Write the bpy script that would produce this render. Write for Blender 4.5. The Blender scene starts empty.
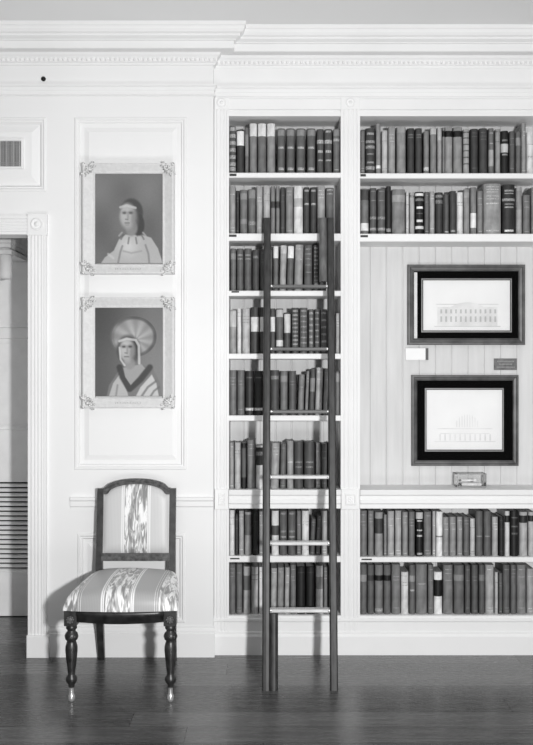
import bpy, math, random
from mathutils import Vector
random.seed(7)
C = bpy.context.scene.collection
PI = math.pi
CAM_D, F, CX, CY, EYE = 4.53, 909.0, 266.5, 372.5, 1.42

def X(px, y): return (px - CX) * (CAM_D + y) / F      # measured photo column -> metres at depth y
def Z(py, y): return EYE - (py - CY) * (CAM_D + y) / F

# ------------------------------------------------------------------ materials
_mats = {}
def gray(tone, rough=0.55, amp=0.06, scale=12.0, spec=0.35, stretch=(1, 1, 1), metal=0.0, k=0.9, bump=0.0):
    key = (round(tone, 3), rough, amp, scale, spec, stretch, metal, k, bump)
    if key in _mats: return _mats[key]
    m = bpy.data.materials.new('grey_%03d' % int(tone * 100)); m.use_nodes = True
    nt = m.node_tree; b = nt.nodes['Principled BSDF']
    lin = (tone ** 2.2) * k
    tc = nt.nodes.new('ShaderNodeTexCoord'); mp = nt.nodes.new('ShaderNodeMapping')
    mp.inputs['Scale'].default_value = stretch
    nz = nt.nodes.new('ShaderNodeTexNoise'); nz.inputs['Scale'].default_value = scale; nz.inputs['Detail'].default_value = 5
    rp = nt.nodes.new('ShaderNodeValToRGB')
    lo, hi = lin * (1 - 2 * amp), min(0.95, lin * (1 + 2 * amp))
    rp.color_ramp.elements[0].position = 0.3; rp.color_ramp.elements[1].position = 0.7
    rp.color_ramp.elements[0].color = (lo, lo, lo, 1); rp.color_ramp.elements[1].color = (hi, hi, hi, 1)
    L = nt.links.new
    L(tc.outputs['Object'], mp.inputs['Vector']); L(mp.outputs[0], nz.inputs['Vector'])
    L(nz.outputs['Fac'], rp.inputs['Fac']); L(rp.outputs[0], b.inputs['Base Color'])
    b.inputs['Roughness'].default_value = rough; b.inputs['Specular IOR Level'].default_value = spec
    b.inputs['Metallic'].default_value = metal
    if bump:
        bp = nt.nodes.new('ShaderNodeBump'); bp.inputs['Strength'].default_value = bump; bp.inputs['Distance'].default_value = 0.002
        L(nz.outputs['Fac'], bp.inputs['Height']); L(bp.outputs[0], b.inputs['Normal'])
    _mats[key] = m
    return m

PAINT = gray(0.955, rough=0.6, amp=0.012, scale=1.5, spec=0.2)
PAINT_B = gray(0.955, rough=0.55, amp=0.012, scale=3, spec=0.2)
CEIL = gray(0.96, rough=0.8, amp=0.01, scale=1.2, spec=0.1)
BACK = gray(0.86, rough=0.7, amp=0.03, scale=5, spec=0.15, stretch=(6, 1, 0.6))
WOODD = gray(0.20, rough=0.48, amp=0.28, scale=9, spec=0.5, stretch=(9, 9, 1))
WOODX = gray(0.34, rough=0.38, amp=0.28, scale=9, spec=0.5, stretch=(1, 9, 9))
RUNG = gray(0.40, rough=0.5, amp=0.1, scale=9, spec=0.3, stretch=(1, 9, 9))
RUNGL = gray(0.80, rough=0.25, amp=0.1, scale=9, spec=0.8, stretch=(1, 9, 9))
CHAIRW = gray(0.19, rough=0.36, amp=0.35, scale=30, spec=0.55)
CHAIRB = gray(0.34, rough=0.4, amp=0.3, scale=60, spec=0.5)
BRASS = gray(0.85, rough=0.25, amp=0.05, scale=20, spec=0.8, metal=0.6)
BLACK = gray(0.06, rough=0.45, amp=0.05, scale=20, spec=0.3)
PAGES = gray(0.66, rough=0.9, amp=0.12, scale=40, spec=0.05, stretch=(20, 1, 1))
GILT = gray(0.88, rough=0.42, amp=0.03, scale=60, spec=0.5)
GILTC = gray(0.80, rough=0.35, amp=0.4, scale=140, spec=0.6)

def floor_material():
    m = bpy.data.materials.new('dark_floorboards'); m.use_nodes = True
    nt = m.node_tree; N = nt.nodes; L = nt.links.new; b = N['Principled BSDF']
    tc = N.new('ShaderNodeTexCoord'); sp = N.new('ShaderNodeSeparateXYZ'); L(tc.outputs['Object'], sp.inputs[0])
    def math_(op, a, v=None, v2=None):
        n = N.new('ShaderNodeMath'); n.operation = op
        for i, q in enumerate((a, v, v2)):
            if q is None: continue
            if isinstance(q, (int, float)): n.inputs[i].default_value = q
            else: L(q, n.inputs[i])
        return n.outputs[0]
    yy = math_('DIVIDE', math_('ADD', sp.outputs['Y'], 0.414), 0.158)
    row = math_('FLOOR', yy)
    wn = N.new('ShaderNodeTexWhiteNoise'); wn.noise_dimensions = '1D'; L(row, wn.inputs['W'])
    xx = math_('ADD', math_('DIVIDE', sp.outputs['X'], 2.3), math_('MULTIPLY', wn.outputs['Value'], 7.3))
    col = math_('FLOOR', xx)
    cb = N.new('ShaderNodeCombineXYZ'); L(row, cb.inputs[0]); L(col, cb.inputs[1])
    w2 = N.new('ShaderNodeTexWhiteNoise'); w2.noise_dimensions = '2D'; L(cb.outputs[0], w2.inputs['Vector'])
    mp = N.new('ShaderNodeMapping'); mp.inputs['Scale'].default_value = (3.0, 34, 1); L(tc.outputs['Object'], mp.inputs['Vector'])
    av = N.new('ShaderNodeVectorMath'); av.operation = 'ADD'; L(mp.outputs[0], av.inputs[0]); L(w2.outputs['Color'], av.inputs[1])
    nz = N.new('ShaderNodeTexNoise'); nz.inputs['Scale'].default_value = 1.6; nz.inputs['Detail'].default_value = 8
    nz.inputs['Roughness'].default_value = 0.65; L(av.outputs[0], nz.inputs['Vector'])
    n2 = N.new('ShaderNodeTexNoise'); n2.inputs['Scale'].default_value = 0.9; n2.inputs['Detail'].default_value = 3; L(tc.outputs['Object'], n2.inputs['Vector'])
    v = math_('MULTIPLY_ADD', nz.outputs['Fac'], 0.13, -0.03)
    v = math_('MULTIPLY_ADD', w2.outputs['Value'], 0.06, v)
    v = math_('MAXIMUM', math_('MULTIPLY_ADD', n2.outputs['Fac'], 0.05, math_('SUBTRACT', v, 0.010)), 0.006)
    # seams
    fy = math_('FRACT', yy); seam = math_('LESS_THAN', fy, 0.022)
    fx = math_('FRACT', xx); seam2 = math_('LESS_THAN', fx, 0.0022)
    s = math_('MAXIMUM', seam, seam2)
    v = math_('MULTIPLY', v, math_('SUBTRACT', 1.0, math_('MULTIPLY', s, 0.6)))
    cc = N.new('ShaderNodeCombineColor')
    for i in range(3): L(v, cc.inputs[i])
    L(cc.outputs[0], b.inputs['Base Color'])
    r = math_('MULTIPLY_ADD', nz.outputs['Fac'], 0.25, 0.14); L(r, b.inputs['Roughness'])
    b.inputs['Specular IOR Level'].default_value = 0.6
    bp = N.new('ShaderNodeBump'); bp.inputs['Strength'].default_value = 0.12; bp.inputs['Distance'].default_value = 0.002
    L(nz.outputs['Fac'], bp.inputs['Height']); L(bp.outputs[0], b.inputs['Normal'])
    return m

def fabric_material(name, plain=.60):
    """striped silk: flame-pattern stripe in the middle and at the rims, plain stripes with fine lines between"""
    m = bpy.data.materials.new(name); m.use_nodes = True
    nt = m.node_tree; N = nt.nodes; L = nt.links.new; b = N['Principled BSDF']
    tc = N.new('ShaderNodeTexCoord'); sp = N.new('ShaderNodeSeparateXYZ'); L(tc.outputs['Object'], sp.inputs[0])
    ab = N.new('ShaderNodeMath'); ab.operation = 'ABSOLUTE'; L(sp.outputs['X'], ab.inputs[0])
    def ramp(stops, src, interp='CONSTANT'):
        r = N.new('ShaderNodeValToRGB'); r.color_ramp.interpolation = interp
        e = r.color_ramp.elements
        while len(e) < len(stops): e.new(0.5)
        for i, (p, t) in enumerate(stops):
            e[i].position = p; g = t ** 2.2 if t > 0 else 0; e[i].color = (g, g, g, 1)
        L(src, r.inputs[0]); return r.outputs[0]
    dv = N.new('ShaderNodeMath'); dv.operation = 'MULTIPLY'; dv.inputs[1].default_value = 4.0; L(ab.outputs[0], dv.inputs[0])
    # positions are |x|*4
    base = ramp([(0, .93), (.215, plain), (.224, 0.92), (.248, plain), (.256, .92), (.285, plain + .04), (.63, .92), (.64, plain), (.665, .92), (.675, plain), (.70, .93)], dv.outputs[0])
    mask = ramp([(0, 1), (.215, 0), (.70, 1)], dv.outputs[0])
    mp = N.new('ShaderNodeMapping'); mp.inputs['Scale'].default_value = (58, 11, 11); L(tc.outputs['Object'], mp.inputs['Vector'])
    nz = N.new('ShaderNodeTexNoise'); nz.inputs['Scale'].default_value = 1.0; nz.inputs['Detail'].default_value = 3
    nz.inputs['Distortion'].default_value = 1.2; L(mp.outputs[0], nz.inputs['Vector'])
    fl = ramp([(0, .5), (.40, .56), (.50, .8), (.56, 1), (1, 1)], nz.outputs['Fac'], 'LINEAR')
    # fine vertical threads in the plain stripes
    wv = N.new('ShaderNodeTexWave'); wv.inputs['Scale'].default_value = 45; wv.bands_direction = 'X'; L(tc.outputs['Object'], wv.inputs['Vector'])
    th = ramp([(0, .95), (1, 1)], wv.outputs['Fac'], 'LINEAR')
    mx = N.new('ShaderNodeMix'); mx.data_type = 'RGBA'; L(mask, mx.inputs['Factor']); L(th, mx.inputs['A']); L(fl, mx.inputs['B'])
    mu = N.new('ShaderNodeMix'); mu.data_type = 'RGBA'; mu.blend_type = 'MULTIPLY'; mu.inputs['Factor'].default_value = 1
    L(base, mu.inputs['A']); L(mx.outputs['Result'], mu.inputs['B'])
    L(mu.outputs['Result'], b.inputs['Base Color'])
    b.inputs['Roughness'].default_value = 0.42; b.inputs['Specular IOR Level'].default_value = 0.45
    b.inputs['Sheen Weight'].default_value = 0.15
    return m

def glass_material():
    m = bpy.data.materials.new('clear_glass'); m.use_nodes = True
    nt = m.node_tree; N = nt.nodes; L = nt.links.new
    N.remove(N['Principled BSDF']); out = N['Material Output']
    tr = N.new('ShaderNodeBsdfTransparent'); gl = N.new('ShaderNodeBsdfGlossy'); gl.inputs['Roughness'].default_value = 0.02; gl.inputs['Color'].default_value = (.6, .6, .6, 1)
    fr = N.new('ShaderNodeFresnel'); fr.inputs['IOR'].default_value = 1.45
    nz = N.new('ShaderNodeTexNoise'); nz.inputs['Scale'].default_value = 3
    tr.inputs['Color'].default_value = (.99, .99, .99, 1)
    mx = N.new('ShaderNodeMixShader'); L(fr.outputs[0], mx.inputs[0]); L(tr.outputs[0], mx.inputs[1]); L(gl.outputs[0], mx.inputs[2])
    L(mx.outputs[0], out.inputs['Surface'])
    return m
GLASS = glass_material()
FLOORM = floor_material(); FABRIC = fabric_material('striped_flame_silk'); FABRIC_B = fabric_material('striped_flame_silk_back', .75)

# ------------------------------------------------------------------ mesh builder
class MB:
    def __init__(s, origin=(0, 0, 0)): s.v = []; s.f = []; s.mi = []; s.sm = []; s.o = Vector(origin)
    def add(s, verts, faces, mi=0, smooth=False):
        n = len(s.v); s.v += [Vector(p) - s.o for p in verts]
        for f in faces: s.f.append([n + i for i in f]); s.mi.append(mi); s.sm.append(smooth)
    def box(s, x0, x1, y0, y1, z0, z1, mi=0):
        s.add([(x0, y0, z0), (x1, y0, z0), (x1, y1, z0), (x0, y1, z0), (x0, y0, z1), (x1, y0, z1), (x1, y1, z1), (x0, y1, z1)],
              [(0, 3, 2, 1), (4, 5, 6, 7), (0, 1, 5, 4), (1, 2, 6, 5), (2, 3, 7, 6), (3, 0, 4, 7)], mi)
    def bbox(s, x0, x1, y0, y1, z0, z1, b=0.002, mi=0):
        """box with a chamfered front face (facing -y)"""
        s.add([(x0, y1, z0), (x1, y1, z0), (x1, y1, z1), (x0, y1, z1), (x0, y0 + b, z0), (x1, y0 + b, z0), (x1, y0 + b, z1), (x0, y0 + b, z1),
               (x0 + b, y0, z0 + b), (x1 - b, y0, z0 + b), (x1 - b, y0, z1 - b), (x0 + b, y0, z1 - b)],
              [(0, 3, 2, 1), (0, 1, 5, 4), (1, 2, 6, 5), (2, 3, 7, 6), (3, 0, 4, 7), (4, 5, 9, 8), (5, 6, 10, 9), (6, 7, 11, 10), (7, 4, 8, 11), (8, 9, 10, 11)], mi)
    def rect(s, x0, x1, z0, z1, prof, fill=True, mi=0, back=None, zk=1.0):
        """nested rectangular loops, prof = [(inset, y)], front faces -y"""
        vs = []; fs = []
        for (d, y) in prof: vs += [(x0 + d, y, z0 + d * zk), (x1 - d, y, z0 + d * zk), (x1 - d, y, z1 - d * zk), (x0 + d, y, z1 - d * zk)]
        for i in range(len(prof) - 1):
            a, b = 4 * i, 4 * i + 4
            for j in range(4):
                k = (j + 1) % 4; fs.append((a + j, a + k, b + k, b + j))
        if fill: n = 4 * (len(prof) - 1); fs.append((n, n + 1, n + 2, n + 3))
        if back: fs.append((3, 2, 1, 0))
        s.add(vs, fs, mi)
    def extr_z(s, prof, z0, z1, mi=0, smooth=False):
        """closed plan profile [(x,y)] extruded along z"""
        n = len(prof)
        vs = [(x, y, z0) for x, y in prof] + [(x, y, z1) for x, y in prof]
        fs = [(i, (i + 1) % n, n + (i + 1) % n, n + i) for i in range(n)]
        s.add(vs, fs, mi, smooth)
        s.add(vs[:n], [list(range(n))[::-1]], mi); s.add(vs[n:], [list(range(n))], mi)
    def extr_x(s, prof, x0, x1, mi=0, smooth=False):
        n = len(prof)
        vs = [(x0, y, z) for y, z in prof] + [(x1, y, z) for y, z in prof]
        fs = [(i, (i + 1) % n, n + (i + 1) % n, n + i) for i in range(n)]
        s.add(vs, fs, mi, smooth)
        s.add(vs[:n], [list(range(n))[::-1]], mi); s.add(vs[n:], [list(range(n))], mi)
    def extr_y(s, prof, y0, y1, mi=0, smooth=False):
        n = len(prof)
        vs = [(x, y0, z) for x, z in prof] + [(x, y1, z) for x, z in prof]
        fs = [(i, (i + 1) % n, n + (i + 1) % n, n + i) for i in range(n)]
        s.add(vs, fs, mi, smooth)
        s.add(vs[:n], [list(range(n))], mi); s.add(vs[n:], [list(range(n))[::-1]], mi)
    def sweep(s, path, prof, closed=True, mi=0):
        """path [(x,y,dx,dy)] with mitre offset direction; prof [(out,z)]"""
        n = len(prof); vs = []; fs = []
        for (px, py, dx, dy) in path: vs += [(px + dx * o, py + dy * o, z) for o, z in prof]
        for i in range(len(path) - 1):
            for j in range(n if closed else n - 1):
                k = (j + 1) % n; fs.append((i * n + j, (i + 1) * n + j, (i + 1) * n + k, i * n + k))
        s.add(vs, fs, mi)
        m = (len(path) - 1) * n
        s.add(vs[:n], [list(range(n))], mi); s.add(vs[m:], [list(range(n))[::-1]], mi)
    def lathe(s, cx, cy, prof, seg=20, mi=0, axis='z'):
        vs = []; fs = []
        for (r, z) in prof:
            for i in range(seg):
                a = 2 * PI * i / seg
                if axis == 'z': vs.append((cx + r * math.cos(a), cy + r * math.sin(a), z))
                else: vs.append((cx + r * math.cos(a), z, cy + r * math.sin(a)))
        for j in range(len(prof) - 1):
            for i in range(seg):
                k = (i + 1) % seg; fs.append((j * seg + i, j * seg + k, (j + 1) * seg + k, (j + 1) * seg + i))
        s.add(vs, fs, mi, True)
        s.add(vs[:seg], [list(range(seg))[::-1]], mi); s.add(vs[-seg:], [list(range(seg))], mi)
    def ell(s, c, r, rot=0, seg=10, rings=6, mi=0):
        """ellipsoid, rotated in the xz plane"""
        vs = []; fs = []; cr, sr = math.cos(rot), math.sin(rot)
        for j in range(rings + 1):
            t = PI * j / rings
            for i in range(seg):
                a = 2 * PI * i / seg
                x, y, z = r[0] * math.sin(t) * math.cos(a), r[1] * math.sin(t) * math.sin(a), r[2] * math.cos(t)
                vs.append((c[0] + x * cr - z * sr, c[1] + y, c[2] + x * sr + z * cr))
        for j in range(rings):
            for i in range(seg):
                k = (i + 1) % seg; fs.append((j * seg + i, j * seg + k, (j + 1) * seg + k, (j + 1) * seg + i))
        s.add(vs, fs, mi, True)
    def bar(s, pts, w, d, mi=0):
        """rectangular bar (w along x, d along y) through points"""
        vs = []; fs = []
        for i, (x, y, z) in enumerate(pts):
            ww = w[i] if isinstance(w, (list, tuple)) else w; dd = d[i] if isinstance(d, (list, tuple)) else d
            vs += [(x - ww / 2, y - dd / 2, z), (x + ww / 2, y - dd / 2, z), (x + ww / 2, y + dd / 2, z), (x - ww / 2, y + dd / 2, z)]
        for i in range(len(pts) - 1):
            for j in range(4):
                k = (j + 1) % 4; fs.append((4 * i + j, 4 * i + k, 4 * i + 4 + k, 4 * i + 4 + j))
        n = 4 * (len(pts) - 1); fs += [(3, 2, 1, 0), (n, n + 1, n + 2, n + 3)]
        s.add(vs, fs, mi)
    def build(s, name, mats, parent=None, loc=None):
        me = bpy.data.meshes.new(name); me.from_pydata([tuple(v) for v in s.v], [], s.f)
        if not isinstance(mats, (list, tuple)): mats = [mats]
        for m in mats: me.materials.append(m)
        for p, mi, sm in zip(me.polygons, s.mi, s.sm): p.material_index = mi; p.use_smooth = sm
        me.update()
        import bmesh
        bm = bmesh.new(); bm.from_mesh(me); bmesh.ops.recalc_face_normals(bm, faces=bm.faces); bm.to_mesh(me); bm.free()
        o = bpy.data.objects.new(name, me); C.objects.link(o)
        if parent: o.parent = parent; o.location = s.o - (parent.get('_w') and Vector(parent['_w']) or Vector((0, 0, 0)))
        else: o.location = s.o
        o['_w'] = list(s.o)
        return o
def empty(name, loc, label=None, cat=None, group=None):
    o = bpy.data.objects.new(name, None); C.objects.link(o); o.location = loc; o['_w'] = list(loc); o.empty_display_size = .1
    tag(o, label, cat, group); return o
def tag(o, label=None, cat=None, group=None, kind=None):
    if label: o['label'] = label
    if cat: o['category'] = cat
    if group: o['group'] = group
    if kind: o['kind'] = kind
    return o
def struct(o): o['kind'] = 'structure'; return o

# ------------------------------------------------------------------ the setting
WY = 0.015          # panelled wall face
BY = 0.05           # bookcase face
XL, XR = -2.75, 2.75
b = MB((0, 0, 0)); b.box(XL, XR, -7.0, 1.0, -0.06, 0); struct(b.build('floor', FLOORM))
b = MB(); b.box(XL, XR, -7.0, 1.0, 3.115, 3.2); struct(b.build('ceiling', CEIL))

xc = X(213.5, WY)                       # corner where wall ends and bookcase begins
dx1 = X(28, WY); dx0 = dx1 - 0.92       # doorway
dz = Z(234.5, WY)
# panelled wall: stiles and rails as one wall mesh with two fielded panels and an over-door panel
w = MB()
def wbox(x0, x1, z0, z1): w.box(x0, x1, WY, WY + 0.12, z0, z1)
pA = (X(75, WY), X(186, WY), Z(469, WY), Z(118, WY))       # tall panel
pB = (X(78, WY), X(184.5, WY), Z(622, WY), Z(534, WY))     # dado panel
pC = (dx0 - 0.05, X(45.5, WY), Z(191, WY), Z(118, WY))     # over door
ztop = 3.115
wbox(XL, dx0, 0, ztop)
wbox(dx0, dx1, dz, pC[2]); wbox(dx0, X(45.5, WY), pC[3], ztop)
wbox(dx1, pC[1], dz, pC[2]); wbox(dx1, pA[0], 0, dz); wbox(pC[1], pA[0], dz, ztop)
wbox(pA[0], pA[1], pA[3], ztop)
wbox(pA[0], pA[1], pB[3], pA[2]); wbox(pA[0], pB[0], 0, pB[3]); wbox(pB[1], pA[1], 0, pB[3]); wbox(pB[0], pB[1], 0, pB[2])
wbox(pA[1], xc, 0, ztop)
mould = [(-0.004, WY), (0.0, WY - 0.004), (0.008, WY - 0.005), (0.014, WY + 0.002), (0.02, WY + 0.001), (0.026, WY + 0.010), (0.045, WY + 0.011), (0.066, WY + 0.004), (0.068, WY + 0.003)]
w.rect(*pA, mould); w.rect(*pB, mould)
w.rect(*pC, mould[:6] + [(0.03, WY + 0.018), (0.07, WY + 0.004)])
struct(w.build('wall_back', PAINT))

# alcove behind the doorway
AY = 0.80
b = MB(); b.box(dx0 - 0.1, dx1 + 0.25, AY, AY + 0.05, 0, 2.6); struct(b.build('wall_alcove_back', PAINT))
b = MB(); b.box(dx1, dx1 + 0.02, WY + .12, AY, 0, 2.6); struct(b.build('wall_alcove_right', PAINT))
b = MB(); b.box(dx0 - 0.02, dx0, WY + .12, AY, 0, 2.6); struct(b.build('wall_alcove_left', PAINT))
b = MB(); b.box(dx0 - 0.05, dx1 + .05, WY + .12, AY, 2.42, 2.45); struct(b.build('ceiling_alcove', PAINT))

# inner door with louvres
DY = 0.755
door = empty('door_1', ((dx0 + dx1) / 2, DY, 0)); struct(door)
b = MB(door['_w'])
zl0, zl1 = Z(572, DY), Z(482, DY)
ddx0, ddx1 = dx0 + .01, dx1 - .012
b.box(ddx0, ddx0 + .11, DY, DY + .04, 0.005, 2.4); b.box(ddx1 - .02, ddx1, DY, DY + .04, 0.005, 2.4)
b.box(ddx0 + .11, ddx1 - .02, DY, DY + .04, 0.005, zl0)
for (za, zb) in ((Z(430, DY), Z(338, DY)), (Z(328, DY), 2.3)):
    b.rect(ddx0 + .11, ddx1 - .02, za, zb, [(0, DY), (0.006, DY + .01), (.02, DY + .01), (.035, DY + .004)])
b.box(ddx0 + .11, ddx1 - .02, DY, DY + .04, zl1, Z(430, DY)); b.box(ddx0 + .11, ddx1 - .02, DY, DY + .04, Z(338, DY), Z(328, DY))
b.box(ddx0 + .11, ddx1 - .02, DY, DY + .04, 2.3, 2.4)
b.build('door_leaf', gray(.97, amp=.02), door)
b = MB(door['_w']); n = 19; p = (zl1 - zl0) / n
for i in range(n):
    z = zl0 + i * p
    b.add([(ddx0 + .11, DY + .004, z + .0), (ddx1 - .02, DY + .004, z + .0), (ddx1 - .02, DY + .02, z + p * .56), (ddx0 + .11, DY + .02, z + p * .56),
           (ddx0 + .11, DY + .010, z - .003), (ddx1 - .02, DY + .010, z - .003), (ddx1 - .02, DY + .03, z + p * .56), (ddx0 + .11, DY + .03, z + p * .56)],
          [(0, 1, 2, 3), (4, 7, 6, 5), (0, 4, 5, 1), (3, 2, 6, 7), (0, 3, 7, 4), (1, 5, 6, 2)])
b.build('louver_panel', gray(.97, amp=.02), door)
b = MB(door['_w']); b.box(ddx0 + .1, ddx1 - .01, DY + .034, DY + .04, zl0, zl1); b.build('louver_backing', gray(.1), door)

# door casing: reeded architrave with corner rosette block and plinth block
def reeded(b, x0, x1, z0, z1, yb, yf, n=4):
    """vertical reeded board"""
    w_ = x1 - x0; e = w_ * .14; prof = [(x0, yb), (x0, yf), (x0 + e, yf)]
    u = (w_ - 2 * e) / n
    for i in range(n):
        for t in range(5):
            a = PI * t / 4
            prof.append((x0 + e + u * (i + .5) - math.cos(a) * u * .46, yf + .004 - math.sin(a) * .005))
    prof += [(x1 - e, yf), (x1, yf), (x1, yb)]
    b.extr_z(prof, z0, z1)
def rosette(b, cx, cz, y, r):
    b.lathe(cx, cz, [(r, y), (r, y - .004), (r * .82, y - .006), (r * .7, y - .001), (r * .38, y - .001), (r * .34, y - .006), (r * .1, y - .007)], 24, axis='y')
CYF = WY - .018
b = MB()
reeded(b, X(28, 0), X(46.5, 0), Z(636, 0), Z(235.5, 0), WY, CYF)
b.bbox(X(26.5, -.01), X(48.8, -.01), WY - .03, WY, 0, Z(635, 0), .003)
b.bbox(X(27.5, 0), X(47.3, 0), CYF - .006, WY, Z(235.5, 0), Z(214, 0), .002)
rosette(b, X(37.4, 0), Z(224.5, 0), CYF - .006, .031)
zc0, zc1 = Z(234.5, 0), Z(216, 0); hh = zc1 - zc0
prof = [(WY, zc0), (CYF, zc0), (CYF, zc0 + hh * .14)]
for i in range(4):
    for t in range(5):
        a = PI * t / 4; u = hh * .72 / 4
        prof.append((CYF + .004 - math.sin(a) * .005, zc0 + hh * .14 + u * (i + .5) - math.cos(a) * u * .46))
prof += [(CYF, zc1 - hh * .14), (CYF, zc1), (WY, zc1)]
b.extr_x(prof, dx0 - .02, X(27.5, 0))
reeded(b, dx0 - .1, dx0, .1, zc1, WY, CYF); b.box(dx0 - .105, dx0 + .005, WY - .03, WY, 0, .105)
struct(b.build('trim_1', PAINT_B))

# cornice swept along wall, round the return and along the bookcase
path = lambda y0, y1, x: [(XL, y0, 0, -1), (x, y0, 1, -1), (x, y1, 1, -1), (XR, y1, 0, -1)]
crown = [(-.02, 3.115), (.166, 3.115), (.166, 3.098), (.160, 3.094), (.158, 3.082), (.150, 3.070), (.138, 3.064), (.138, 3.055), (.126, 3.050), (.116, 3.046), (.116, 3.042), (.106, 3.040),
         (.106, 3.006), (.100, 3.004), (.040, 3.010), (.036, 3.006), (.033, 2.998), (.024, 2.990), (.020, 2.984), (.020, 2.968), (.012, 2.965), (.008, 2.955), (-.02, 2.954)]
b = MB(); b.sweep(path(WY, BY + .012, xc), crown)
for (ya, xa, xb) in ((WY, -1.95, xc + .02), (BY + .012, xc + .04, XR)):
    x = xa
    while x < xb:
        y = ya - .021
        b.add([(x - .007, y + .003, 2.970), (x + .007, y + .003, 2.970), (x + .009, y + .003, 2.984), (x - .009, y + .003, 2.984), (x, y - .007, 2.972), (x - .004, y - .009, 2.981), (x + .004, y - .009, 2.981)],
              [(0, 1, 4), (1, 2, 6, 4), (2, 3, 5, 6), (3, 0, 4, 5), (4, 6, 5)])
        x += .0235
struct(b.build('trim_2', PAINT_B))
arch = [(-.01, 2.858), (.018, 2.858), (.018, 2.850), (.010, 2.845), (.008, 2.832), (.004, 2.828), (.004, 2.812), (.009, 2.808), (.009, 2.802), (-.01, 2.80)]
b = MB(); b.sweep(path(WY, BY, xc), arch); struct(b.build('trim_3', PAINT_B))
# chair rail
zr0, zr1 = Z(511, 0), Z(497.5, 0)
hh = zr1 - zr0
b = MB(); b.extr_x([(WY, zr0), (WY - .006, zr0), (WY - .006, zr0 + hh * .25), (WY - .012, zr0 + hh * .35), (WY - .012, zr0 + hh * .7), (WY - .018, zr0 + hh * .8), (WY - .018, zr1), (WY, zr1)], X(70, 0), xc)
struct(b.build('trim_4', PAINT_B))
# baseboard of the panelled wall
zb = Z(627, 0)
bp = [(WY, 0), (0, 0), (0, zb - .035), (.004, zb - .03), (.004, zb - .02), (.010, zb - .008), (.010, zb), (WY, zb)]
b = MB(); b.extr_x(bp, X(48.8, 0), xc + .006); struct(b.build('baseboard_back', PAINT_B))

# ------------------------------------------------------------------ built-in bookcase
bc = empty('built_in_bookcase', ((xc + XR) / 2, BY, 0), 'white built-in bookcase with reeded pilasters and two bays of shelves', 'bookcase')
BO = bc['_w']
SD = .25                                     # back panel plane
La, Lb = X(229, BY), X(340.7, BY)
Ra, Rb = X(360, BY), X(560, BY)
Ca, Cb = Lb, Ra
zt = Z(116, BY)
zm0, zm1 = Z(508.5, BY), Z(489.5, BY)
zbot = Z(615.5, BY)
# backs with narrow vertical boards
def boards(x0, x1):
    b = MB(BO); n = round((x1 - x0) / .083); u = (x1 - x0) / n
    prof = [(x0, SD + .02)]
    for i in range(n):
        a = x0 + i * u; prof += [(a, SD + .002), (a + .003, SD - .001 + .001), (a + u - .007, SD), (a + u - .005, SD + .007), (a + u - .001, SD + .007)]
    prof += [(x1, SD + .002), (x1, SD + .02)]
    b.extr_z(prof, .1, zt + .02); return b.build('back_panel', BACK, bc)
boards(La - .01, Lb + .01); boards(Ra - .01, Rb + .01)
# sides, frieze, pilasters
for (x0, x1) in ((xc, La), (Ca, Cb), (Rb, Rb + .1)):
    b = MB(BO); b.box(x0, x1, BY + .009, SD + .02, 0, Z(97, BY)); b.build('side_panel', gray(.9, amp=.02), bc)
zk = Z(109.5, BY); zp = Z(632, BY)
for (x0, x1, n) in ((xc + .002, La, 4), (Ca, Cb, 4), (Rb, Rb + .1, 4)):
    b = MB(BO)
    reeded(b, x0, x1, zp + .002, zm0 - .004, BY + .02, BY - .003, 3); reeded(b, x0, x1, zm1 + .004, zk, BY + .02, BY - .003, 3)
    b.build('pilaster', PAINT_B, bc)
    cx = (x0 + x1) / 2; h = (x1 - x0) / 2
    b = MB(BO); b.bbox(x0, x1, BY - .006, BY + .02, zk, Z(97, BY), .002)
    rosette(b, cx, (zk + Z(97, BY)) / 2, BY - .006, .024); b.build('corner_block', PAINT_B, bc)
    b = MB(BO); b.bbox(x0 + .002, x1 - .002, BY - .010, BY + .02, zm0 - .004, zm1 + .004, .002)
    b.rect(x0 + .02, x1 - .02, zm0 + .018, zm1 - .018, [(0, BY - .010), (.003, BY - .014), (.008, BY - .014), (.011, BY - .010)], False)
    rosette(b, cx, (zm0 + zm1) / 2, BY - .010, .014); b.build('corner_block', PAINT_B, bc)
b = MB(BO); b.box(xc, XR, BY + .008, SD, Z(97, BY), 2.96); b.build('frieze', PAINT_B, bc)
for (x0, x1) in ((La, Lb), (Ra, Rb)):
    b = MB(BO); zz = Z(97, BY)
    b.extr_x([(SD, zt), (BY + .008, zt), (BY + .002, zt), (BY + .002, zt + .018), (BY + .010, zt + .020), (BY + .010, zt + .030), (BY, zt + .034), (BY, zz - .012), (BY - .006, zz - .008), (BY - .006, zz), (SD, zz)], x0, x1)
    b.build('top_rail', PAINT_B, bc)
    b = MB(BO); h = zm1 - zm0
    b.extr_x([(SD, zm0), (BY, zm0), (BY, zm0 + h * .22), (BY - .008, zm0 + h * .28), (BY - .008, zm0 + h * .44), (BY - .003, zm0 + h * .5), (BY - .003, zm0 + h * .66), (BY - .012, zm0 + h * .74), (BY - .016, zm1 - .003), (BY - .014, zm1), (SD, zm1)], x0, x1)
    b.build('middle_rail', PAINT_B, bc)
zp = Z(632, BY)
b = MB(BO)
b.extr_x([(SD, 0), (BY - .014, 0), (BY - .014, zp - .02), (BY - .008, zp - .008), (BY - .008, zp), (BY - .002, zp + .004), (BY - .002, zp + .05), (BY - .006, zp + .056), (BY - .006, zp + .066), (BY, zp + .07), (BY, zbot), (SD, zbot)], xc, XR)
b.build('plinth', PAINT_B, bc)
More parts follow.
